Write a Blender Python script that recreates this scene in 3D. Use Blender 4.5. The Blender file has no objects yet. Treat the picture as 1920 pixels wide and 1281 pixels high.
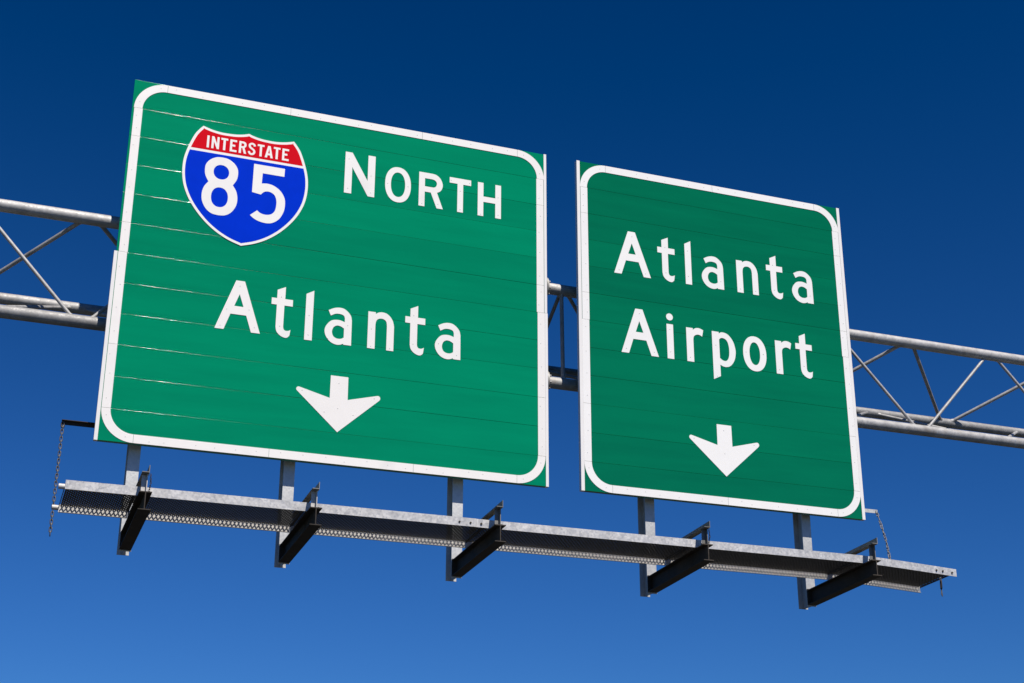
import bpy, math, random
from mathutils import Vector, Matrix
from mathutils.geometry import tessellate_polygon

random.seed(7)
S = bpy.context.scene
COL = S.collection
R = math.radians
G = 5.40                       # height of the signs' lower edge above the road

# ------------------------------------------------------------------ camera
cam = bpy.data.cameras.new('camera')
cam_o = bpy.data.objects.new('camera', cam)
COL.objects.link(cam_o)
S.camera = cam_o
right, down, fwd = (.9358, -.3526, .0023), (.1290, .3364, -.9328), (.3282, .8732, .3603)
rt = Vector(right).normalized(); bk = -Vector(fwd).normalized(); up = bk.cross(rt).normalized(); rt = up.cross(bk)
cam_o.matrix_world = Matrix([[rt[i], up[i], bk[i], (-.9138, -12.8993, -3.8528 + G)[i]] for i in range(3)] + [[0, 0, 0, 1]])
cam.sensor_width = 36
cam.lens = 2756.1 / 1920 * 36
cam.clip_start = .1
cam.clip_end = 6000

# ------------------------------------------------------------------ sky and sun
SUN = Vector((.17, -1, 1.40)).normalized()          # towards the sun
elev = math.asin(SUN.z)
azim = math.atan2(SUN.x, SUN.y)
W = bpy.data.worlds.new('World'); S.world = W; W.use_nodes = True
nt = W.node_tree; bg = nt.nodes['Background']
sky = nt.nodes.new('ShaderNodeTexSky'); sky.sky_type = 'NISHITA'; sky.sun_disc = False
sky.sun_elevation = elev; sky.sun_rotation = azim
sky.altitude = 0; sky.air_density = 1; sky.dust_density = 0; sky.ozone_density = 5
con = nt.nodes.new('ShaderNodeVectorMath'); con.operation = 'MULTIPLY_ADD'      # contrast of a polarising filter, same everywhere
con.inputs[1].default_value = (.205, .435, .893); con.inputs[2].default_value = (-.170, -.293, -1.154)
pos = nt.nodes.new('ShaderNodeVectorMath'); pos.operation = 'MAXIMUM'; pos.inputs[1].default_value = (0, 0, 0)
nt.links.new(sky.outputs[0], con.inputs[0]); nt.links.new(con.outputs[0], pos.inputs[0]); nt.links.new(pos.outputs[0], bg.inputs[0])
bg.inputs[1].default_value = .10
sl = bpy.data.lights.new('sun', 'SUN'); sl.energy = 5.0; sl.angle = R(.53); sl.color = (1, .965, .91)
so = bpy.data.objects.new('sun', sl); COL.objects.link(so)
so.rotation_euler = SUN.to_track_quat('Z', 'Y').to_euler(); so.location = (0, 0, 40)

S.render.engine = 'CYCLES'
S.view_settings.view_transform = 'Standard'
S.view_settings.look = 'None'
S.view_settings.exposure = .08
S.view_settings.gamma = 1
S.view_settings.use_curve_mapping = False
S.cycles.max_bounces = 6

# ------------------------------------------------------------------ materials
def mat(name, col, rough=.5, metal=0.0, spec=.5, vary=0.0, bump=0.0, scale=6.0, stretch=(1, 1, 1), spangle=0.0, dirt=None, coat=0.0):
    m = bpy.data.materials.new(name); m.use_nodes = True
    t = m.node_tree; b = t.nodes['Principled BSDF']
    b.inputs['Roughness'].default_value = rough
    b.inputs['Metallic'].default_value = metal
    b.inputs['Specular IOR Level'].default_value = spec
    b.inputs['Coat Weight'].default_value = coat
    b.inputs['Coat Roughness'].default_value = .12
    b.inputs['Base Color'].default_value = (*col, 1)
    N = t.nodes.new; L = t.links.new
    tc = N('ShaderNodeTexCoord'); mp = N('ShaderNodeMapping'); mp.inputs['Scale'].default_value = stretch
    L(tc.outputs['Object'], mp.inputs[0])
    cur = None
    if vary or spangle or dirt:
        oi = N('ShaderNodeObjectInfo')
        no = N('ShaderNodeTexNoise'); no.inputs['Scale'].default_value = scale; no.inputs['Detail'].default_value = 6; no.inputs['Roughness'].default_value = .6
        L(mp.outputs[0], no.inputs['Vector'])
        ad = N('ShaderNodeMath'); ad.operation = 'MULTIPLY_ADD'; ad.inputs[1].default_value = .35; L(oi.outputs['Random'], ad.inputs[0]); L(no.outputs[0], ad.inputs[2])
        mr = N('ShaderNodeMapRange'); mr.inputs['From Min'].default_value = .45; mr.inputs['From Max'].default_value = .9
        mr.inputs['To Min'].default_value = 1 - vary; mr.inputs['To Max'].default_value = 1 + vary
        L(ad.outputs[0], mr.inputs[0])
        mul = N('ShaderNodeVectorMath'); mul.operation = 'SCALE'; mul.inputs[0].default_value = col
        L(mr.outputs[0], mul.inputs['Scale']); cur = mul.outputs[0]
        if spangle:
            vo = N('ShaderNodeTexVoronoi'); vo.inputs['Scale'].default_value = 55; L(tc.outputs['Object'], vo.inputs['Vector'])
            bw = N('ShaderNodeRGBToBW'); L(vo.outputs['Color'], bw.inputs[0])
            m2 = N('ShaderNodeMapRange'); m2.inputs['To Min'].default_value = 1 - spangle; m2.inputs['To Max'].default_value = 1 + spangle; L(bw.outputs[0], m2.inputs[0])
            mu2 = N('ShaderNodeVectorMath'); mu2.operation = 'SCALE'; L(cur, mu2.inputs[0]); L(m2.outputs[0], mu2.inputs['Scale']); cur = mu2.outputs[0]
            rr = N('ShaderNodeMapRange'); rr.inputs['To Min'].default_value = rough - .12; rr.inputs['To Max'].default_value = rough + .12; L(bw.outputs[0], rr.inputs[0]); L(rr.outputs[0], b.inputs['Roughness'])
        if dirt:
            n2 = N('ShaderNodeTexNoise'); n2.inputs['Scale'].default_value = dirt[1]; n2.inputs['Detail'].default_value = 8; L(tc.outputs['Object'], n2.inputs['Vector'])
            r2 = N('ShaderNodeMapRange'); r2.inputs['From Min'].default_value = .58; r2.inputs['From Max'].default_value = .78; r2.inputs['To Max'].default_value = dirt[2]; L(n2.outputs[0], r2.inputs[0])
            mx = N('ShaderNodeMix'); mx.data_type = 'RGBA'; L(r2.outputs[0], mx.inputs['Factor']); L(cur, mx.inputs['A']); mx.inputs['B'].default_value = (*dirt[0], 1); cur = mx.outputs['Result']
        L(cur, b.inputs['Base Color'])
    if bump:
        nb = N('ShaderNodeTexNoise'); nb.inputs['Scale'].default_value = scale * 1.7; nb.inputs['Detail'].default_value = 4; L(mp.outputs[0], nb.inputs['Vector'])
        bp = N('ShaderNodeBump'); bp.inputs['Strength'].default_value = bump; bp.inputs['Distance'].default_value = .01
        L(nb.outputs[0], bp.inputs['Height']); L(bp.outputs[0], b.inputs['Normal'])
    return m

M = {
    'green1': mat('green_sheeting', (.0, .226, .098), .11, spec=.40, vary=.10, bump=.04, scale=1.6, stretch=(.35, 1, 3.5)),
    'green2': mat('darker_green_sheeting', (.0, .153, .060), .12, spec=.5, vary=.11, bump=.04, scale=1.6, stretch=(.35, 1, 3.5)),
    'white1': mat('white_sheeting', (.87, .815, .75), .35, spec=.4, vary=.02, bump=.02, scale=5, dirt=((.62, .60, .56), 3.0, .35)),
    'white2': mat('bright_white_sheeting', (.88, .84, .785), .35, spec=.4, vary=.02, bump=.02, scale=5),
    'trim': mat('trim_aluminium', (.82, .775, .725), .4, spec=.4, vary=.03),
    'red': mat('red_sheeting', (.66, .003, .005), .15, spec=.3, vary=.03),
    'blue': mat('blue_sheeting', (.0, .030, .55), .15, spec=.3, vary=.05, scale=9),
    'alu': mat('bare_aluminium', (.42, .42, .42), .45, metal=.4, vary=.1),
    'rivet': mat('dull_rivet', (.58, .56, .53), .5),
    'galv': mat('galvanised_steel', (.385, .368, .348), .64, metal=.4, vary=.26, scale=11, spangle=.10, bump=.03, dirt=((.25, .20, .15), 4.5, .75)),
    'galv_strip': mat('spangled_galvanised_steel', (.55, .525, .495), .5, metal=.3, vary=.18, scale=14, spangle=.16, dirt=((.36, .34, .32), 6, .5)),
    'galv_light': mat('pale_galvanised_steel', (.56, .52, .465), .55, metal=.15, vary=.1, scale=12, spangle=.08),
    'post': mat('post_galvanised_steel', (.57, .555, .52), .5, metal=.2, vary=.12, scale=7, spangle=.09, dirt=((.42, .39, .35), 4, .5)),
    'rail': mat('dull_rail_steel', (.20, .19, .17), .6, metal=.2, vary=.2, scale=10, dirt=((.16, .11, .07), 6, .6)),
    'dark': mat('weathered_brown_steel', (.050, .040, .031), .72, metal=0, spec=.25, vary=.3, scale=9, dirt=((.085, .045, .022), 7, .7)),
    'grate': mat('dull_grating_steel', (.075, .07, .065), .6, metal=.2, vary=.2, scale=20),
    'chain': mat('chain_steel', (.17, .165, .16), .5, metal=.5, vary=.25, scale=60),
    'grass': mat('dry_verge_grass', (.022, .028, .014), .9, vary=.4, scale=.6),
    'asphalt': mat('road_asphalt', (.034, .034, .034), .85, vary=.25, scale=2.5),
}

# ------------------------------------------------------------------ mesh helpers
class MB:
    def __init__(s): s.v = []; s.f = []; s.sm = []
    def face(s, ids, smooth=False): s.f.append(ids); s.sm.append(smooth)
    def add(s, vs): n = len(s.v); s.v += [tuple(p) for p in vs]; return n
    def box(s, x0, x1, y0, y1, z0, z1):
        n = s.add([(x0, y0, z0), (x1, y0, z0), (x1, y1, z0), (x0, y1, z0), (x0, y0, z1), (x1, y0, z1), (x1, y1, z1), (x0, y1, z1)])
        for q in ((0, 3, 2, 1), (4, 5, 6, 7), (0, 1, 5, 4), (1, 2, 6, 5), (2, 3, 7, 6), (3, 0, 4, 7)): s.face([n + i for i in q])
        return s
    def hexa(s, p):   # eight corners, same order as box
        n = s.add(p)
        for q in ((0, 3, 2, 1), (4, 5, 6, 7), (0, 1, 5, 4), (1, 2, 6, 5), (2, 3, 7, 6), (3, 0, 4, 7)): s.face([n + i for i in q])
        return s
    def tube(s, p, q, r, n=24, caps=True, r2=None):
        p, q = Vector(p), Vector(q); d = (q - p).normalized()
        a = d.orthogonal().normalized(); b = d.cross(a); r2 = r if r2 is None else r2
        ring = [(math.cos(2 * math.pi * i / n), math.sin(2 * math.pi * i / n)) for i in range(n)]
        k = s.add([p + (a * c + b * e) * r for c, e in ring] + [q + (a * c + b * e) * r2 for c, e in ring])
        for i in range(n): j = (i + 1) % n; s.face([k + i, k + j, k + n + j, k + n + i], True)
        if caps:
            k = s.add([p + (a * c + b * e) * r for c, e in ring] + [q + (a * c + b * e) * r2 for c, e in ring])
            s.face([k + i for i in reversed(range(n))]); s.face([k + n + i for i in range(n)])
        return s
    def plate(s, outer, holes, ox, oz, y0, y1):    # flat cut-out facing -Y, front at y0
        loops = [outer] + holes
        for l, o in enumerate(loops):
            area = sum(o[i][0] * o[(i + 1) % len(o)][1] - o[(i + 1) % len(o)][0] * o[i][1] for i in range(len(o)))
            if (area > 0) != (l == 0): o.reverse()
        flat = [p for l in loops for p in l]
        tris = tessellate_polygon([[Vector((x, z, 0)) for x, z in l] for l in loops])
        k = s.add([(ox + x, y0, oz + z) for x, z in flat]); kb = s.add([(ox + x, y1, oz + z) for x, z in flat])
        for t in tris:
            a, b, c = (flat[i] for i in t)
            ccw = (b[0] - a[0]) * (c[1] - a[1]) - (c[0] - a[0]) * (b[1] - a[1]) > 0
            t = t if ccw else t[::-1]
            s.face([k + i for i in t]); s.face([kb + i for i in t[::-1]])
        base = 0
        for l in loops:
            n = len(l)
            ks = s.add([(ox + x, y0, oz + z) for x, z in l] + [(ox + x, y1, oz + z) for x, z in l])
            for i in range(n): j = (i + 1) % n; s.face([ks + i, ks + n + i, ks + n + j, ks + j])
        return s
    def profile_x(s, prof, x0, x1, smooth=()):     # closed (y, z) profile swept along X
        n = len(prof)
        k = s.add([(x0, y, z) for y, z in prof] + [(x1, y, z) for y, z in prof])
        for i in range(n): j = (i + 1) % n; s.face([k + i, k + n + i, k + n + j, k + j], i in smooth)
        k = s.add([(x0, y, z) for y, z in prof] + [(x1, y, z) for y, z in prof])
        s.face([k + i for i in range(n)]); s.face([k + n + i for i in reversed(range(n))])
        return s
    def build(s, name, m, parent=None, kind=None):
        base = parent_base(parent)
        me = bpy.data.meshes.new(name)
        me.from_pydata([(x - base[0], y - base[1], z + G - base[2]) for x, y, z in s.v], [], s.f)
        me.polygons.foreach_set('use_smooth', s.sm); me.materials.append(m); me.update()
        o = bpy.data.objects.new(name, me); COL.objects.link(o)
        if parent: o.parent = parent
        if kind: o['kind'] = kind
        return o

BASE = {}
def parent_base(p):
    while p is not None and p.name not in BASE: p = p.parent
    return BASE[p.name] if p is not None else (0, 0, 0)
def thing(name, label, cat, loc, group=None):
    o = bpy.data.objects.new(name, None); COL.objects.link(o); o.empty_display_size = .2
    o.location = (loc[0], loc[1], loc[2] + G); o['label'] = label; o['category'] = cat
    if group: o['group'] = group
    BASE[o.name] = tuple(o.location)
    return o

# ------------------------------------------------------------------ ground
def sheet(name, x0, x1, y0, y1, z, m):
    me = bpy.data.meshes.new(name); me.from_pydata([(x0, y0, z), (x1, y0, z), (x1, y1, z), (x0, y1, z)], [], [(0, 1, 2, 3)]); me.materials.append(m)
    o = bpy.data.objects.new(name, me); COL.objects.link(o); o['kind'] = 'structure'; return o
sheet('ground', -2500, 2500, -2500, 2500, 0, M['grass'])
sheet('road', -4.2, 14.2, -1200, 1200, .004, M['asphalt'])

# ------------------------------------------------------------------ gantry truss
YF, ZT, ZB, YR, ZR = .39, 2.29, 1.235, 1.30, 1.72
truss = thing('gantry_truss', 'grey tubular steel truss with three chords running behind both green signs', 'gantry', (4.5, .4, ZB))
XL, XS, XR = -5.6, 4.435, 15.6
for (y, z, r) in ((YF, ZT, .061), (YF, ZB, .062), (YR, ZR, .056)):
    for x0, x1 in ((XL, XS - .002), (XS + .002, XR)):
        c = MB().tube((x0, y, z), (x1, y, z), r, 40).build('chord', M['galv'], truss)
        xe = x1 if x1 < 6 else x0; sgn = -1 if x1 < 6 else 1
        f = MB().tube((xe, y, z), (xe + sgn * .022, y, z), r + .052, 32)
        for k in range(8):
            a = k * math.pi / 4 + .3
            f.tube((xe + sgn * .022, y + (r + .03) * math.cos(a), z + (r + .03) * math.sin(a)), (xe + sgn * .045, y + (r + .03) * math.cos(a), z + (r + .03) * math.sin(a)), .011, 6)
        f.build('flange', M['galv'], c)
def brace(p, q, r):
    b = MB().tube(p, q, r, 16, caps=False); d = (Vector(q) - Vector(p)).normalized()
    for e, s_ in ((Vector(p), 1), (Vector(q), -1)): b.tube(e + d * s_ * .05, e + d * s_ * .082, r * 1.55, 14, True, r * 1.08)   # weld collars
    b.build('brace', M['galv'], truss)
FT, FB, RR = (YF, ZT), (YF, ZB), (YR, ZR)
H = 1.09
def zig(xs, a, b, x_a, x_lo, x_hi, r):     # zigzag between chords a and b, a-nodes at x_a + 2Hk
    k0 = int((x_lo - x_a) / (2 * H)) - 2
    for k in range(k0, k0 + 16):
        xa = x_a + 2 * H * k
        for s in (-1, 1):
            xb = xa + s * H
            if xa < x_lo - .02 or xa > x_hi + .02 or xb < x_lo - .02 or xb > x_hi + .02: continue
            brace((xa + s * .05, *a), (xb - s * .05, *b), r)
zig(0, FB, FT, 9.06, 4.60, XR, .0175); zig(0, FB, FT, -.205, XL, 4.30, .0175)
zig(0, FT, RR, 9.00, 4.60, XR, .021);  zig(0, FT, RR, -.215, XL, 4.30, .021)
zig(0, RR, FB, 9.03, 4.60, XR, .019);  zig(0, RR, FB, -.20, XL, 4.30, .019)
for x in (4.30, 4.64):
    brace((x, *FT), (x + .01, *FB), .021); brace((x, *FT), (x, *RR), .021); brace((x, *RR), (x, *FB), .019)
for x in (XL + .15, XR - .15):
    for y, r in ((YF, .17), (YR, .15)):
        MB().tube((x, y, -G), (x, y, ZT + .35), r, 32).build('upright', M['galv'], truss)

# ------------------------------------------------------------------ glyphs (metres; x right, z up, baseline 0)
def spline(pts, n=6):
    out = []
    P = [pts[0]] + list(pts) + [pts[-1]]
    for i in range(1, len(P) - 2):
        p0, p1, p2, p3 = (Vector(P[j]) for j in (i - 1, i, i + 1, i + 2))
        for k in range(n):
            t = k / n
            q = .5 * ((2 * p1) + (p2 - p0) * t + (2 * p0 - 5 * p1 + 4 * p2 - p3) * t * t + (3 * p1 - p0 - 3 * p2 + p3) * t ** 3)
            out.append((q.x, q.y))
    out.append(tuple(pts[-1])); return out
def path(items):
    out = []
    for it in items:
        if isinstance(it, list): out += spline(it)
        else: out.append(it)
    return [p for i, p in enumerate(out) if i == 0 or (abs(p[0] - out[i - 1][0]) + abs(p[1] - out[i - 1][1])) > 1e-5]
def oval(cx, cz, rx, rz, e=2.0, n=48):
    o = []
    for i in range(n):
        a = 2 * math.pi * i / n; c, s_ = math.cos(a), math.sin(a)
        o.append((cx + rx * math.copysign(abs(c) ** (2 / e), c), cz + rz * math.copysign(abs(s_) ** (2 / e), s_)))
    return o
def mirror(half, cx):   # right half listed top to bottom, closed by its mirror image
    return half + [(2 * cx - x, z) for x, z in reversed(half) if abs(x - cx) > 1e-4]
def stroke(line, w):
    L_, R_ = [], []
    for i, p in enumerate(line):
        a, b = Vector(line[max(0, i - 1)]), Vector(line[min(len(line) - 1, i + 1)])
        d = (b - a).normalized(); n = Vector((-d.y, d.x)) * w / 2
        L_.append((p[0] + n.x, p[1] + n.y)); R_.append((p[0] - n.x, p[1] - n.y))
    return L_ + R_[::-1]
GL = {
 'A': lambda: ([(0, 0), (.171, .508), (.254, .508), (.428, 0), (.343, 0), (.288, .163), (.139, .163), (.085, 0)], [[(.213, .372), (.169, .246), (.257, .246)]]),
 't': lambda: (path([(.051, .472), (.129, .511), (.129, .386), (.205, .386), (.205, .319), (.125, .319), [(.125, .105), (.129, .082), (.143, .066), (.165, .064), (.182, .069), (.197, .078)],
                     [(.189, .018), (.168, -.003), (.143, -.007), (.108, .005), (.078, .028), (.060, .056), (.052, .095)], (.052, .319), (0, .319), (0, .386), (.051, .386)]), []),
 'l': lambda: ([(0, 0), (0, .472), (.0745, .515), (.0745, 0)], []),
 'a': lambda: (path([(.266, 0), (.189, 0), (.189, .010), [(.189, .010), (.158, -.004), (.122, -.008), (.080, .003), (.042, .029), (.012, .072), (0, .118), (.007, .160), (.030, .200), (.064, .233), (.107, .246), (.150, .246), (.194, .233)],
                     [(.194, .272), (.186, .296), (.162, .309), (.123, .312), (.090, .304), (.055, .283)], [(.030, .336), (.080, .363), (.132, .376), (.184, .370), (.229, .338), (.255, .300), (.264, .255)]]),
               [path([[(.190, .166), (.156, .185), (.118, .188), (.086, .165), (.073, .120), (.085, .078), (.112, .058), (.143, .054), (.170, .060), (.190, .074)]])]),
 'n': lambda: (path([(0, 0), (0, .382), (.075, .382), [(.075, .364), (.105, .383), (.143, .390), (.185, .382), (.222, .354), (.250, .310), (.263, .255)], (.263, 0), (.191, 0),
                     [(.191, .250), (.184, .295), (.162, .317), (.131, .323), (.100, .313), (.081, .288), (.075, .250)], (.075, 0)]), []),
 'i': lambda: ([(0, 0), (0, .389), (.077, .389), (.077, 0)], []),
 'dot': lambda: (oval(.039, .471, .0395, .0395, 2, 32), []),
 'r': lambda: (path([(0, 0), (0, .382), (.079, .382), [(.080, .362), (.106, .383), (.140, .391), (.174, .386), (.203, .372)], [(.187, .299), (.164, .312), (.134, .316), (.102, .303), (.086, .282), (.081, .255)], (.081, 0)]), []),
 'p': lambda: (path([(0, -.162), (0, .382), (.083, .382), [(.085, .364), (.106, .379), (.131, .383), (.177, .374), (.218, .343), (.255, .287), (.275, .210), (.276, .160), (.264, .098), (.236, .043), (.200, .007), (.156, -.008), (.118, -.005), (.084, .010)], (.084, -.119)]),
               [path([[(.084, .296), (.103, .313), (.127, .318), (.160, .308), (.184, .280), (.197, .230), (.200, .176), (.195, .122), (.181, .083), (.162, .064), (.142, .058), (.110, .066), (.084, .086)]])]),
 'o': lambda: (oval(.1415, .190, .1415, .200, 2.15), [oval(.1415, .191, .064, .130, 2.15)]),
 'N': lambda: ([(0, 0), (0, .460), (.072, .460), (.238, .170), (.238, .460), (.313, .460), (.313, 0), (.245, 0), (.075, .297), (.075, 0)], []),
 'O': lambda: (oval(.136, .193, .136, .198, 2.2), [oval(.136, .193, .075, .138, 2.2)]),
 'R': lambda: (path([(0, 0), (0, .385), (.140, .385), [(.140, .385), (.185, .377), (.228, .343), (.253, .285), (.250, .237), (.228, .198), (.194, .176)], (.260, 0), (.193, 0), (.127, .168), (.063, .168), (.063, 0)]),
               [path([(.063, .321), [(.138, .321), (.165, .316), (.186, .298), (.191, .272), (.180, .242), (.156, .229)], (.063, .229)])]),
 'T': lambda: ([(0, .320), (0, .384), (.234, .384), (.234, .320), (.148, .320), (.148, 0), (.086, 0), (.086, .320)], []),
 'H': lambda: ([(0, 0), (0, .383), (.062, .383), (.062, .226), (.193, .226), (.193, .383), (.256, .383), (.256, 0), (.193, 0), (.193, .164), (.062, .164), (.062, 0)], []),
 '8': lambda: (mirror(path([[(.1695, .622), (.225, .615), (.282, .582), (.320, .530), (.330, .475), (.322, .408), (.288, .342)], [(.288, .340), (.325, .280), (.341, .205), (.332, .125), (.292, .052), (.235, .010), (.1695, 0)]]), .1695),
               [oval(.168, .461, .075, .078, 2.1, 36), oval(.169, .191, .081, .105, 2.2, 40)]),
 '5': lambda: (path([(.005, .618), (.312, .618), (.310, .530), (.096, .530), [(.093, .417), (.150, .425), (.215, .412), (.280, .369), (.322, .305), (.334, .238), (.326, .155), (.287, .068), (.225, .015), (.163, 0), (.095, .008), (.040, .030), (0, .060)],
                     [(.066, .121), (.100, .097), (.150, .088), (.203, .102), (.238, .145), (.249, .212), (.245, .268), (.224, .315), (.186, .338), (.146, .340), (.115, .325), (.092, .297)], (.004, .309)]), []),
 'arrow': lambda: (path([(.325, .556), (.496, .556), (.498, .329), [(.788, .405), (.805, .402), (.815, .388), (.815, .372), (.804, .356)], (.411, 0), [(.012, .362), (.001, .376), (.003, .394), (.016, .405), (.034, .404)], (.324, .329)]), []),
 # condensed capitals of the shield, 0.131 high
 'I_': lambda: ([(0, 0), (0, .131), (.0215, .131), (.0215, 0)], []),
 'N_': lambda: ([(0, 0), (0, .131), (.022, .131), (.053, .055), (.053, .131), (.074, .131), (.074, 0), (.053, 0), (.021, .078), (.021, 0)], []),
 'T_': lambda: ([(0, .110), (0, .131), (.067, .131), (.067, .110), (.0445, .110), (.0445, 0), (.0225, 0), (.0225, .110)], []),
 'E_': lambda: ([(0, 0), (0, .131), (.066, .131), (.066, .110), (.0215, .110), (.0215, .078), (.051, .078), (.051, .057), (.0215, .057), (.0215, .021), (.067, .021), (.067, 0)], []),
 'R_': lambda: (path([(0, 0), (0, .131), [(.040, .131), (.060, .124), (.071, .104), (.069, .080), (.054, .063)], (.074, 0), (.051, 0), (.033, .058), (.0215, .058), (.0215, 0)]),
                [path([(.0215, .110), [(.037, .110), (.048, .104), (.050, .094), (.047, .083), (.037, .078)], (.0215, .078)])]),
 'S_': lambda: (stroke(spline([(.064, .098), (.058, .113), (.045, .1225), (.030, .1225), (.016, .113), (.013, .097), (.020, .081), (.038, .068), (.056, .054), (.062, .036), (.055, .018), (.040, .009), (.026, .010), (.013, .021), (.009, .037)], 5), .0205), []),
 'A_': lambda: ([(0, 0), (.027, .131), (.052, .131), (.080, 0), (.057, 0), (.0525, .028), (.0275, .028), (.023, 0)], [[(.040, .099), (.031, .049), (.049, .049)]]),
}
def glyph(parent, ch, x, z, m, name='letter', y0=-.0035, th=.0025):
    o, h = GL[ch](); h = [list(q) for q in h]
    mb = MB().plate(list(o), h, x, z, y0, y0 + th)
    if ch == 'i':
        o2, _ = GL['dot'](); mb.plate(list(o2), [], x, z, y0, y0 + th)
    return mb.build(name, m, parent)

# ------------------------------------------------------------------ signs
FTM = .3048
def make_sign(label, x0, x1, green, white, left_trim, right_trim, seed):
    rnd = random.Random(seed)
    s = thing('highway_sign', label, 'sign', ((x0 + x1) / 2, .025, 0))
    r, nseg = .0022, 6
    for k in range(12):
        z0, z1 = k * FTM + .0004, (k + 1) * FTM - .0004
        dy = rnd.uniform(-.0008, .0008); til = rnd.uniform(-.0009, .0009)
        xa = x0 + (.018 if (left_trim and left_trim[1] < 2 and k >= 6) else .0)
        xb = x1 - rnd.uniform(0, .002)
        f = lambda z: dy + til * (z - (z0 + z1) / 2) / .15
        prof = [(.05, z0), (.05, z1)]
        prof += [(f(z1) + r - r * math.sin(a), z1 - r + r * math.cos(a)) for a in [i * math.pi / 2 / nseg for i in range(nseg + 1)]]
        prof += [(f(z0) + r - r * math.cos(a), z0 + r - r * math.sin(a)) for a in [i * math.pi / 2 / nseg for i in range(nseg + 1)]]
        n0 = 2
        sm = set(range(n0, n0 + nseg)) | set(range(n0 + nseg + 1, n0 + 2 * nseg + 1))
        MB().profile_x(prof, xa, xb, sm).build('panel', green, s)
    # border: strips and quarter rings of white sheeting
    bl, br, bb, bt, w, rad = x0 + .035, x1 - .030, .004, 12 * FTM - .004, .080, .30
    Y0, Y1 = -.0040, -.0012
    riv = MB()
    def rv(x, z): riv.tube((x, Y0 - .0016, z), (x, Y0, z), .0045, 8)
    def quarter(cx, cz, a0, name='border_corner'):
        A = [a0 + i * math.pi / 2 / 18 for i in range(19)]
        pts = [(cx + rad * math.cos(a), cz + rad * math.sin(a)) for a in A] + [(cx + (rad - w) * math.cos(a), cz + (rad - w) * math.sin(a)) for a in reversed(A)]
        MB().plate(pts, [], 0, 0, Y0, Y1).build(name, white, s)
        for t in (.25, 1.3): rv(cx + (rad - w / 2) * math.cos(a0 + t), cz + (rad - w / 2) * math.sin(a0 + t))
    g = .0013
    quarter(bl + rad, bb + rad, math.pi); quarter(br - rad, bb + rad, -math.pi / 2); quarter(br - rad, bt - rad, 0); quarter(bl + rad, bt - rad, math.pi / 2)
    def strip(xa, xb, za, zb, sx=0):
        MB().box(xa + sx, xb + sx, Y0, Y1, za, zb).build('border_strip', white, s)
        L_ = max(xb - xa, zb - za); n = max(2, int(L_ / .19))
        for i in range(n):
            t = (i + .5) / n + rnd.uniform(-.04, .04)
            if xb - xa > zb - za: rv(xa + t * (xb - xa), (za + zb) / 2 + rnd.uniform(-.018, .018))
            else: rv((xa + xb) / 2 + sx + rnd.uniform(-.018, .018), za + t * (zb - za))
    for zc in (bb, bt - w):
        cuts = [bl + rad + g] + [x0 + (x1 - x0) * f_ for f_ in ((.36, .68) if x1 - x0 > 4 else (.5,))] + [br - rad - g]
        for a, b in zip(cuts, cuts[1:]): strip(a + g, b - g, zc, zc + w)
    zc = [bb + rad + g, 3 * FTM, 6 * FTM, 7 * FTM, 10 * FTM, bt - rad - g]
    for i, (a, b) in enumerate(zip(zc, zc[1:])):
        strip(bl, bl + w, a + g, b - g, .004 if i > 1 else 0); strip(br - w, br, a + g, b - g, -.006 if i > 1 else .002)
    for tr, left in ((left_trim, True), (right_trim, False)):
        if not tr: continue
        for za, zb, sh in tr[2]:
            xa = (x0 if left else x1 - tr[0]) + sh
            MB().box(xa - (.002 if left else 0), xa + tr[0] + (0 if left else .002), -.0052, .046, za, zb).build('edge_trim', M['trim'], s)
    # hidden framing between the panels and the posts
    for z in (.35, 1.2, 2.45, 3.3): MB().box(x0 + .12, x1 - .12, .0505, .149, z, z + .012).box(x0 + .12, x1 - .12, .0505, .058, z + .0125, z + .06).build('stringer', M['alu'], s)
    return s, riv, rv

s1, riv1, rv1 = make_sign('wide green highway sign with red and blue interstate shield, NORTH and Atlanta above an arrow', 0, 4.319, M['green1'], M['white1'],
    (.030, 1.83, [(-.001, 6 * FTM, 0)]), (.027, 3.66, [(-.001, 6 * FTM - .001, 0), (6 * FTM + .001, 12 * FTM + .001, -.005)]), 3)
for ch, x in zip('NORTH', (2.137, 2.558, 2.915, 3.243, 3.551)): glyph(s1, ch, x, 2.815 if ch == 'N' else 2.809, M['white1'])
for ch, x in zip('Atlanta', (.969, 1.488, 1.820, 2.014, 2.439, 2.814, 3.123)): glyph(s1, ch, x, 1.196, M['white1'])
glyph(s1, 'arrow', 1.773, .315, M['white1'], 'arrow')
for x, z in ((2.175, 3.2), (2.175, 2.87), (2.41, 2.86), (2.41, 3.05), (2.585, 3.0), (2.8, 3.0), (2.95, 2.84), (3.12, 2.86), (3.36, 2.84), (3.36, 3.05), (3.585, 2.83), (3.775, 2.85), (3.775, 3.05), (3.26, 3.16), (3.46, 3.16),
             (1.02, 1.23), (1.18, 1.65), (1.34, 1.25), (1.07, 1.40), (1.28, 1.42), (1.58, 1.3), (1.58, 1.6), (1.857, 1.25), (1.857, 1.45), (2.05, 1.24), (2.24, 1.4), (2.475, 1.22), (2.475, 1.4), (2.665, 1.22), (2.9, 1.3), (2.9, 1.6), (3.35, 1.24), (3.16, 1.34),
             (2.18, .8), (2.18, .55), (1.83, .69), (2.53, .69), (2.05, .5), (2.33, .5)): rv1(x, z)
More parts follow.
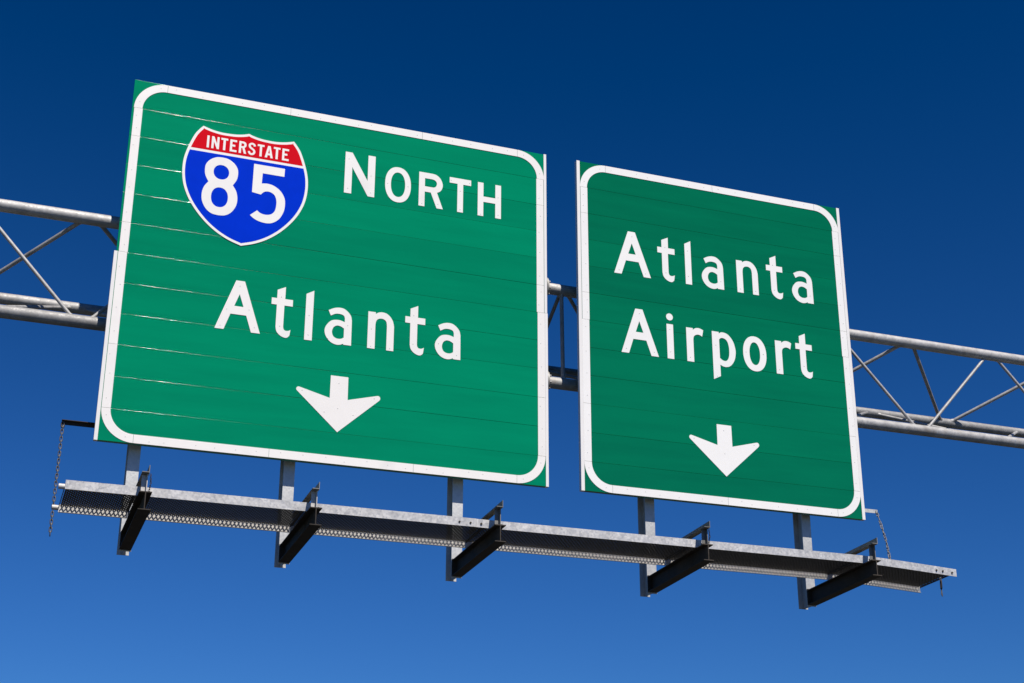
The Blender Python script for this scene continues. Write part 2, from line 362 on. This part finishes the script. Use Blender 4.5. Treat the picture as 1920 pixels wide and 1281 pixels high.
# shield
CX = 1.157
half = path([[(0, 3.280), (.045, 3.264), (.115, 3.249), (.19, 3.243), (.27, 3.243), (.36, 3.256), (.449, 3.281)], [(.449, 3.281), (.490, 3.230), (.527, 3.168), (.573, 3.045), (.604, 2.925), (.614, 2.820), (.608, 2.710), (.584, 2.600), (.532, 2.480), (.456, 2.367), (.360, 2.262), (.250, 2.175), (.130, 2.110), (0, 2.066)]])
def inset(hp, d):
    full = mirror([(x, z) for x, z in hp], 0); n = len(full); out = []
    for i, p in enumerate(full):
        a, b = Vector(full[i - 1]), Vector(full[(i + 1) % n]); t = (b - a).normalized(); nn = Vector((t.y, -t.x)) * d
        out.append((p[0] + nn.x, p[1] + nn.y))
    return out
sh = MB().plate([(CX + x, z) for x, z in mirror(list(half), 0)], [], 0, 0, -.0060, -.0012).build('shield', M['white1'], s1)
inn = inset(half, .0255)
def clip(poly, zc, above):
    out = []
    for i, p in enumerate(poly):
        q = poly[(i + 1) % len(poly)]; ip, iq = (p[1] >= zc) == above, (q[1] >= zc) == above
        if ip: out.append(p)
        if ip != iq: t = (zc - p[1]) / (q[1] - p[1]); out.append((p[0] + t * (q[0] - p[0]), zc))
    return out
MB().plate([(CX + x, z) for x, z in clip(inn, 3.027, True)], [], 0, 0, -.0068, -.0058).build('red_band', M['red'], sh)
MB().plate([(CX + x, z) for x, z in clip(inn, 3.000, False)], [], 0, 0, -.0068, -.0058).build('blue_field', M['blue'], sh)
glyph(sh, '8', .748, 2.348, M['white1'], 'digit', -.0084, .0020); glyph(sh, '5', 1.221, 2.343, M['white1'], 'digit', -.0084, .0020)
for ch, x in zip('INTERSTATE', (.7535, .799, .890, .978, 1.0665, 1.157, 1.2485, 1.324, 1.4085, 1.4955)): glyph(sh, ch + '_', x, 3.0525, M['white1'], 'letter', -.0080, .0016)
riv1.build('rivets', M['rivet'], s1, 'stuff')

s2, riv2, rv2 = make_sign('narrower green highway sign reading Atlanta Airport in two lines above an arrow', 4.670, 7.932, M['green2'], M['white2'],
    (.034, 3.66, [(-.001, 12 * FTM + .001, 0)]), (.034, 3.66, [(-.001, 12 * FTM + .001, 0)]), 11)
for ch, x in zip('Atlanta', (5.082, 5.597, 5.924, 6.121, 6.550, 6.923, 7.237)): glyph(s2, ch, x, 2.407, M['white2'])
for ch, x in zip('Airport', (5.143, 5.672, 5.902, 6.207, 6.575, 6.973, 7.227)): glyph(s2, ch, x, 1.522, M['white2'])
glyph(s2, 'arrow', 5.885, .306, M['white2'], 'arrow')
for x, z in ((5.14, 2.45), (5.30, 2.86), (5.45, 2.45), (5.69, 2.5), (5.69, 2.8), (5.96, 2.5), (5.96, 2.8), (6.35, 2.5), (6.587, 2.45), (6.776, 2.45), (7.01, 2.5), (7.01, 2.8), (7.465, 2.5), (5.2, 1.57), (5.36, 1.98), (5.52, 1.57), (5.71, 1.6), (5.71, 1.85),
             (5.94, 1.57), (6.25, 1.4), (6.25, 1.75), (6.61, 1.72), (6.82, 1.72), (7.01, 1.57), (7.32, 1.65), (6.29, .8), (6.29, .55), (5.94, .68), (6.64, .68)): rv2(x, z)
riv2.build('rivets', M['rivet'], s2, 'stuff')

# ------------------------------------------------------------------ posts with walkway arms
def beam_top(y): return -.700 - .060 * (y + 1.05)
def tilt(name, boxes, m, parent):            # boxes (x0,x1,y0,y1,h0,h1) with heights measured from the sloping arm top
    b = MB()
    for x0, x1, y0, y1, h0, h1 in boxes:
        z = lambda y, h: beam_top(y) + h
        b.hexa([(x0, y0, z(y0, h0)), (x1, y0, z(y0, h0)), (x1, y1, z(y1, h0)), (x0, y1, z(y1, h0)), (x0, y0, z(y0, h1)), (x1, y0, z(y0, h1)), (x1, y1, z(y1, h1)), (x0, y1, z(y1, h1))])
    return b.build(name, m, parent)
def torus_link(mb, c, d, u, ln, wd, r):       # one chain link: centre, length direction, width direction
    c, d, u = Vector(c), Vector(d).normalized(), Vector(u).normalized(); n = d.cross(u)
    ring, N_, K_ = [], 14, 6
    for i in range(N_):
        a = 2 * math.pi * i / N_
        p = c + u * (wd / 2 * math.cos(a)) + d * ((ln - wd) / 2 * (1 if math.sin(a) > 0 else -1) * (abs(math.sin(a)) > .01) + wd / 2 * math.sin(a))
        o = (u * math.cos(a) + d * math.sin(a)).normalized()
        ring.append([p + (o * math.cos(b) + n * math.sin(b)) * r for b in (2 * math.pi * j / K_ for j in range(K_))])
    k = mb.add([q for rg in ring for q in rg])
    for i in range(N_):
        for j in range(K_):
            i2, j2 = (i + 1) % N_, (j + 1) % K_
            mb.face([k + i * K_ + j, k + i2 * K_ + j, k + i2 * K_ + j2, k + i * K_ + j2], True)
def chain_links(pts, step, wd, r, seed=1, twist=.25):
    rnd = random.Random(seed); mb = MB(); poly = [Vector(p) for p in pts]; pos = []; carry = 0
    for a, b in zip(poly, poly[1:]):
        L_ = (b - a).length; t = carry
        while t < L_: pos.append((a.lerp(b, t / L_), (b - a).normalized())); t += step
        carry = t - L_
    for i, (p, d) in enumerate(pos):
        ang = (i % 2) * math.pi / 2 + .7 + rnd.uniform(-twist, twist)
        e = d.orthogonal().normalized(); f = d.cross(e)
        torus_link(mb, p, d + Vector((rnd.uniform(-.06, .06), 0, 0)), e * math.cos(ang) + f * math.sin(ang), step * 1.42, wd, r)
    return mb
XP = (.375, 1.785, 3.437, 5.482, 7.300)
SUPL = ('steel post and arm nearest the long hanging chain, under the shield sign\'s lower left corner',
        'steel post and arm below the left side of the shield sign\'s arrow',
        'steel post and arm below the shield sign\'s right half, beside a bolted splice',
        'steel post and arm under the left half of the Atlanta Airport sign',
        'steel post and arm under the lower right corner of the Atlanta Airport sign')
for i, x in enumerate(XP):
    t = thing('walkway_support', SUPL[i], 'support', (x, .235, -.936), 'posts and arms that carry the walkway')
    a, b, fl = x - .0525, x + .0525, .009
    MB().box(a, b, .150, .150 + fl, -.936, 3.45).box(a, b, .322 - fl, .322, -.936, 3.45).box(x - .0035, x + .0035, .150 + fl + .0002, .322 - fl - .0002, -.9359, 3.45).build('post', M['post'], t)
    tilt('arm', [(x - .051, x + .051, -1.05, .1495, -.0085, 0), (x - .051, x + .051, -1.05, .1495, -.154, -.1455), (x - .004, x + .004, -1.0495, .1494, -.1453, -.0087)], M['dark'], t)
    tilt('end_plate', [(x - .0505, x + .0505, .136, .1492, -.1412, .012)], M['dark'], t)
    tilt('upright', [(x + .002, x + .008, -1.035, -.993, .0004, .150), (x - .036, x + .0018, -.999, -.993, .0004, .150)], M['rail'] if i > 1 else M['galv_light'], t)
    tilt('rail', [(x + .0084, x + .0145, -1.075, -.22, .148, .212), (x - .045, x + .0082, -1.075, -.22, .1504, .1566)], M['rail'], t)
    bolt = MB()
    for xx in (x - .030, x + .034): bolt.tube((xx, -.985, beam_top(-.985)), (xx, -.985, beam_top(-.985) + .022), .009, 6)
    bolt.build('bolt', M['dark'], t)
    if i in (0, 3):
        chain_links([(x + .030, -1.02, -.555), (x + .036, -1.02, -.62), (x + .030, -1.0, -.69)], .016, .011, .0022, 5 + i).build('chain', M['dark'], t)

# ------------------------------------------------------------------ walkway
wk = thing('maintenance_walkway', 'long grey metal grating walkway with a pale front edge hanging below both signs', 'walkway', (4.0, -.6, -.72))
def droop(x): return -.052 * max(0, (x - 7.25) / 1.08) ** 1.2 if x > 7.25 else 0
YS, YB, CH = -.915, -.267, .070        # front edge, back edge, channel depth
def seg_box(b, xs, y0, y1, h0, h1):      # box along X that follows the slope and the droop
    for a, c in zip(xs, xs[1:]):
        z = lambda x, y, h: beam_top(y) + h + droop(x)
        b.hexa([(a, y0, z(a, y0, h0)), (c, y0, z(c, y0, h0)), (c, y1, z(c, y1, h0)), (a, y1, z(a, y1, h0)), (a, y0, z(a, y0, h1)), (c, y0, z(c, y0, h1)), (c, y1, z(c, y1, h1)), (a, y1, z(a, y1, h1))])
    return b
def xs(a, b): 
    o = [a]; 
    if a < 7.25 < b: o.append(7.25)
    k = max(a, 7.25)
    while b > 7.25 and k + .22 < b - .05: k += .22; o.append(k)
    return o + [b]
# front edge angle in two lengths, spliced near the third arm
seg_box(MB(), xs(-.246, 3.256), YS, YS + .005, .0006, .076).build('edge_strip', M['galv_strip'], wk)
e2 = seg_box(MB(), xs(3.259, 8.322), YS + .003, YS + .008, .0006, .075).build('edge_strip', M['galv_strip'], wk)
seg_box(MB(), [3.03, 3.40], YS + .0085, YS + .013, .004, .071).build('splice_plate', M['galv_strip'], wk)
for a, b in ((-.244, 3.256), (3.259, 8.320)): seg_box(MB(), xs(a, b), YS + .0082, YS + .045, .0608, .0655).build('edge_flange', M['galv_strip'], wk)
for x in (3.101, 3.204, 3.305, 8.085, 8.159, 8.268):
    z = beam_top(YS) + .034 + droop(x)
    MB().tube((x, YS - .007, z), (x, YS + (.0 if x < 3.25 else .003), z), .0095, 6).build('bolt', M['dark'], wk)
# bays of expanded-metal grating between the arms, each with a back riser
P_, s_row = .0356, .025
edges = [-.244] + [e for x in XP for e in (x - .0525, x - .0500)] + [8.345]
bays = [(edges[0], edges[1])] + [(edges[2 * i], edges[2 * i + 1]) for i in range(1, 6)]
nrow = int((YB - .005 - (YS + .032)) / s_row)
def deck_z(x, y): return beam_top(y) + CH - .006 + droop(x)
for a, b in bays:
    g = MB(); sw, sh_ = .0096, .0026
    i0, i1 = math.ceil(a / (P_ / 2)), math.floor(b / (P_ / 2))
    for j in range(nrow + 1):
        yc = YB - .005 - j * s_row
        prev = None
        for i in range(i0, i1 + 1):
            x = i * P_ / 2; y = yc + (s_row / 2 - .0022) * (1 if (i + j) % 2 else -1)
            z = deck_z(x, y)
            # a twisted strand: leaning flat bar
            k = g.add([(x, y - sw, z + sh_ - .0006), (x, y + sw, z - sh_ - .0006), (x, y + sw, z - sh_ + .0006), (x, y - sw, z + sh_ + .0006)])
            if prev is not None:
                for q in range(4): w_ = (q + 1) % 4; g.face([prev + q, k + q, k + w_, prev + w_])
            prev = k
    seg_box(g, [a, a + .005], YS + .05, YB - .004, CH - .020, CH - .002); seg_box(g, [b - .005, b], YS + .05, YB - .004, CH - .020, CH - .002)
    g.build('grating', M['grate'], wk, 'stuff')
    rz = seg_box(MB(), xs(a, b), YB, YB + .003, .0008, CH); 
    seg_box(rz, xs(a, b), YB - .010, YB - .0002, .0008, .0036)
    rz.build('riser', M['galv_light'], wk)
for y, h, r in ((YS + .030, .028, .022), (YB + .027, .050, .022)):
    z = beam_top(y) + h
    MB().tube((-.296, y, z), (.30, y, z), r, 20).build('pipe', M['galv_light'], wk)

# ------------------------------------------------------------------ chains
c1 = thing('safety_chain', 'long galvanised chain hanging straight down from a short arm beside the shield sign', 'chain', (-.26, .3, .2), 'walkway safety chains')
MB().box(-.273, .34, .300, .3045, .198, .236).box(-.273, .34, .262, .2998, .2315, .2362).build('arm', M['dark'], c1)
chain_links([(-.2605, .288, .198), (-.2605, .288, -.83)], .0345, .022, .0044, 2).build('links', M['chain'], c1)
torus = MB(); torus_link(torus, (-.2605, .288, .19), (0, 0, 1), (1, .2, 0), .05, .028, .005); torus.build('shackle', M['dark'], c1)
c2 = thing('safety_chain', 'short chain slanting from the Atlanta Airport sign\'s corner arm down to the walkway', 'chain', (8.29, .3, .2), 'walkway safety chains')
MB().box(7.36, 8.306, .300, .3045, .176, .216).box(7.36, 8.306, .3048, .34, .2115, .216).build('arm', M['post'], c2)
chain_links([(8.290, .294, .185), (8.286, .23, .03), (8.262, .13, -.17), (8.215, .03, -.37), (8.12, -.12, -.60), (8.06, -.22, -.665)], .034, .022, .0044, 9, .8).build('links', M['chain'], c2)
hk = thing('chain_hook', 'small dark snap hook dangling from the free end of the walkway edge', 'hook', (8.13, -.9, -.79))
m_ = MB(); torus_link(m_, (8.131, -.905, -.800), (0, 0, 1), (1, .3, 0), .040, .022, .004); m_.build('ring', M['chain'], hk)
m_ = MB(); torus_link(m_, (8.130, -.905, -.852), (.05, 0, 1), (.3, 1, 0), .085, .030, .0065); m_.build('hook_body', M['dark'], hk)
MB().tube((8.128, -.905, -.89), (8.131, -.905, -.968), .0062, 10).tube((8.128, -.905, -.885), (8.122, -.905, -.955), .0045, 10).build('gate_bar', M['chain'], hk)
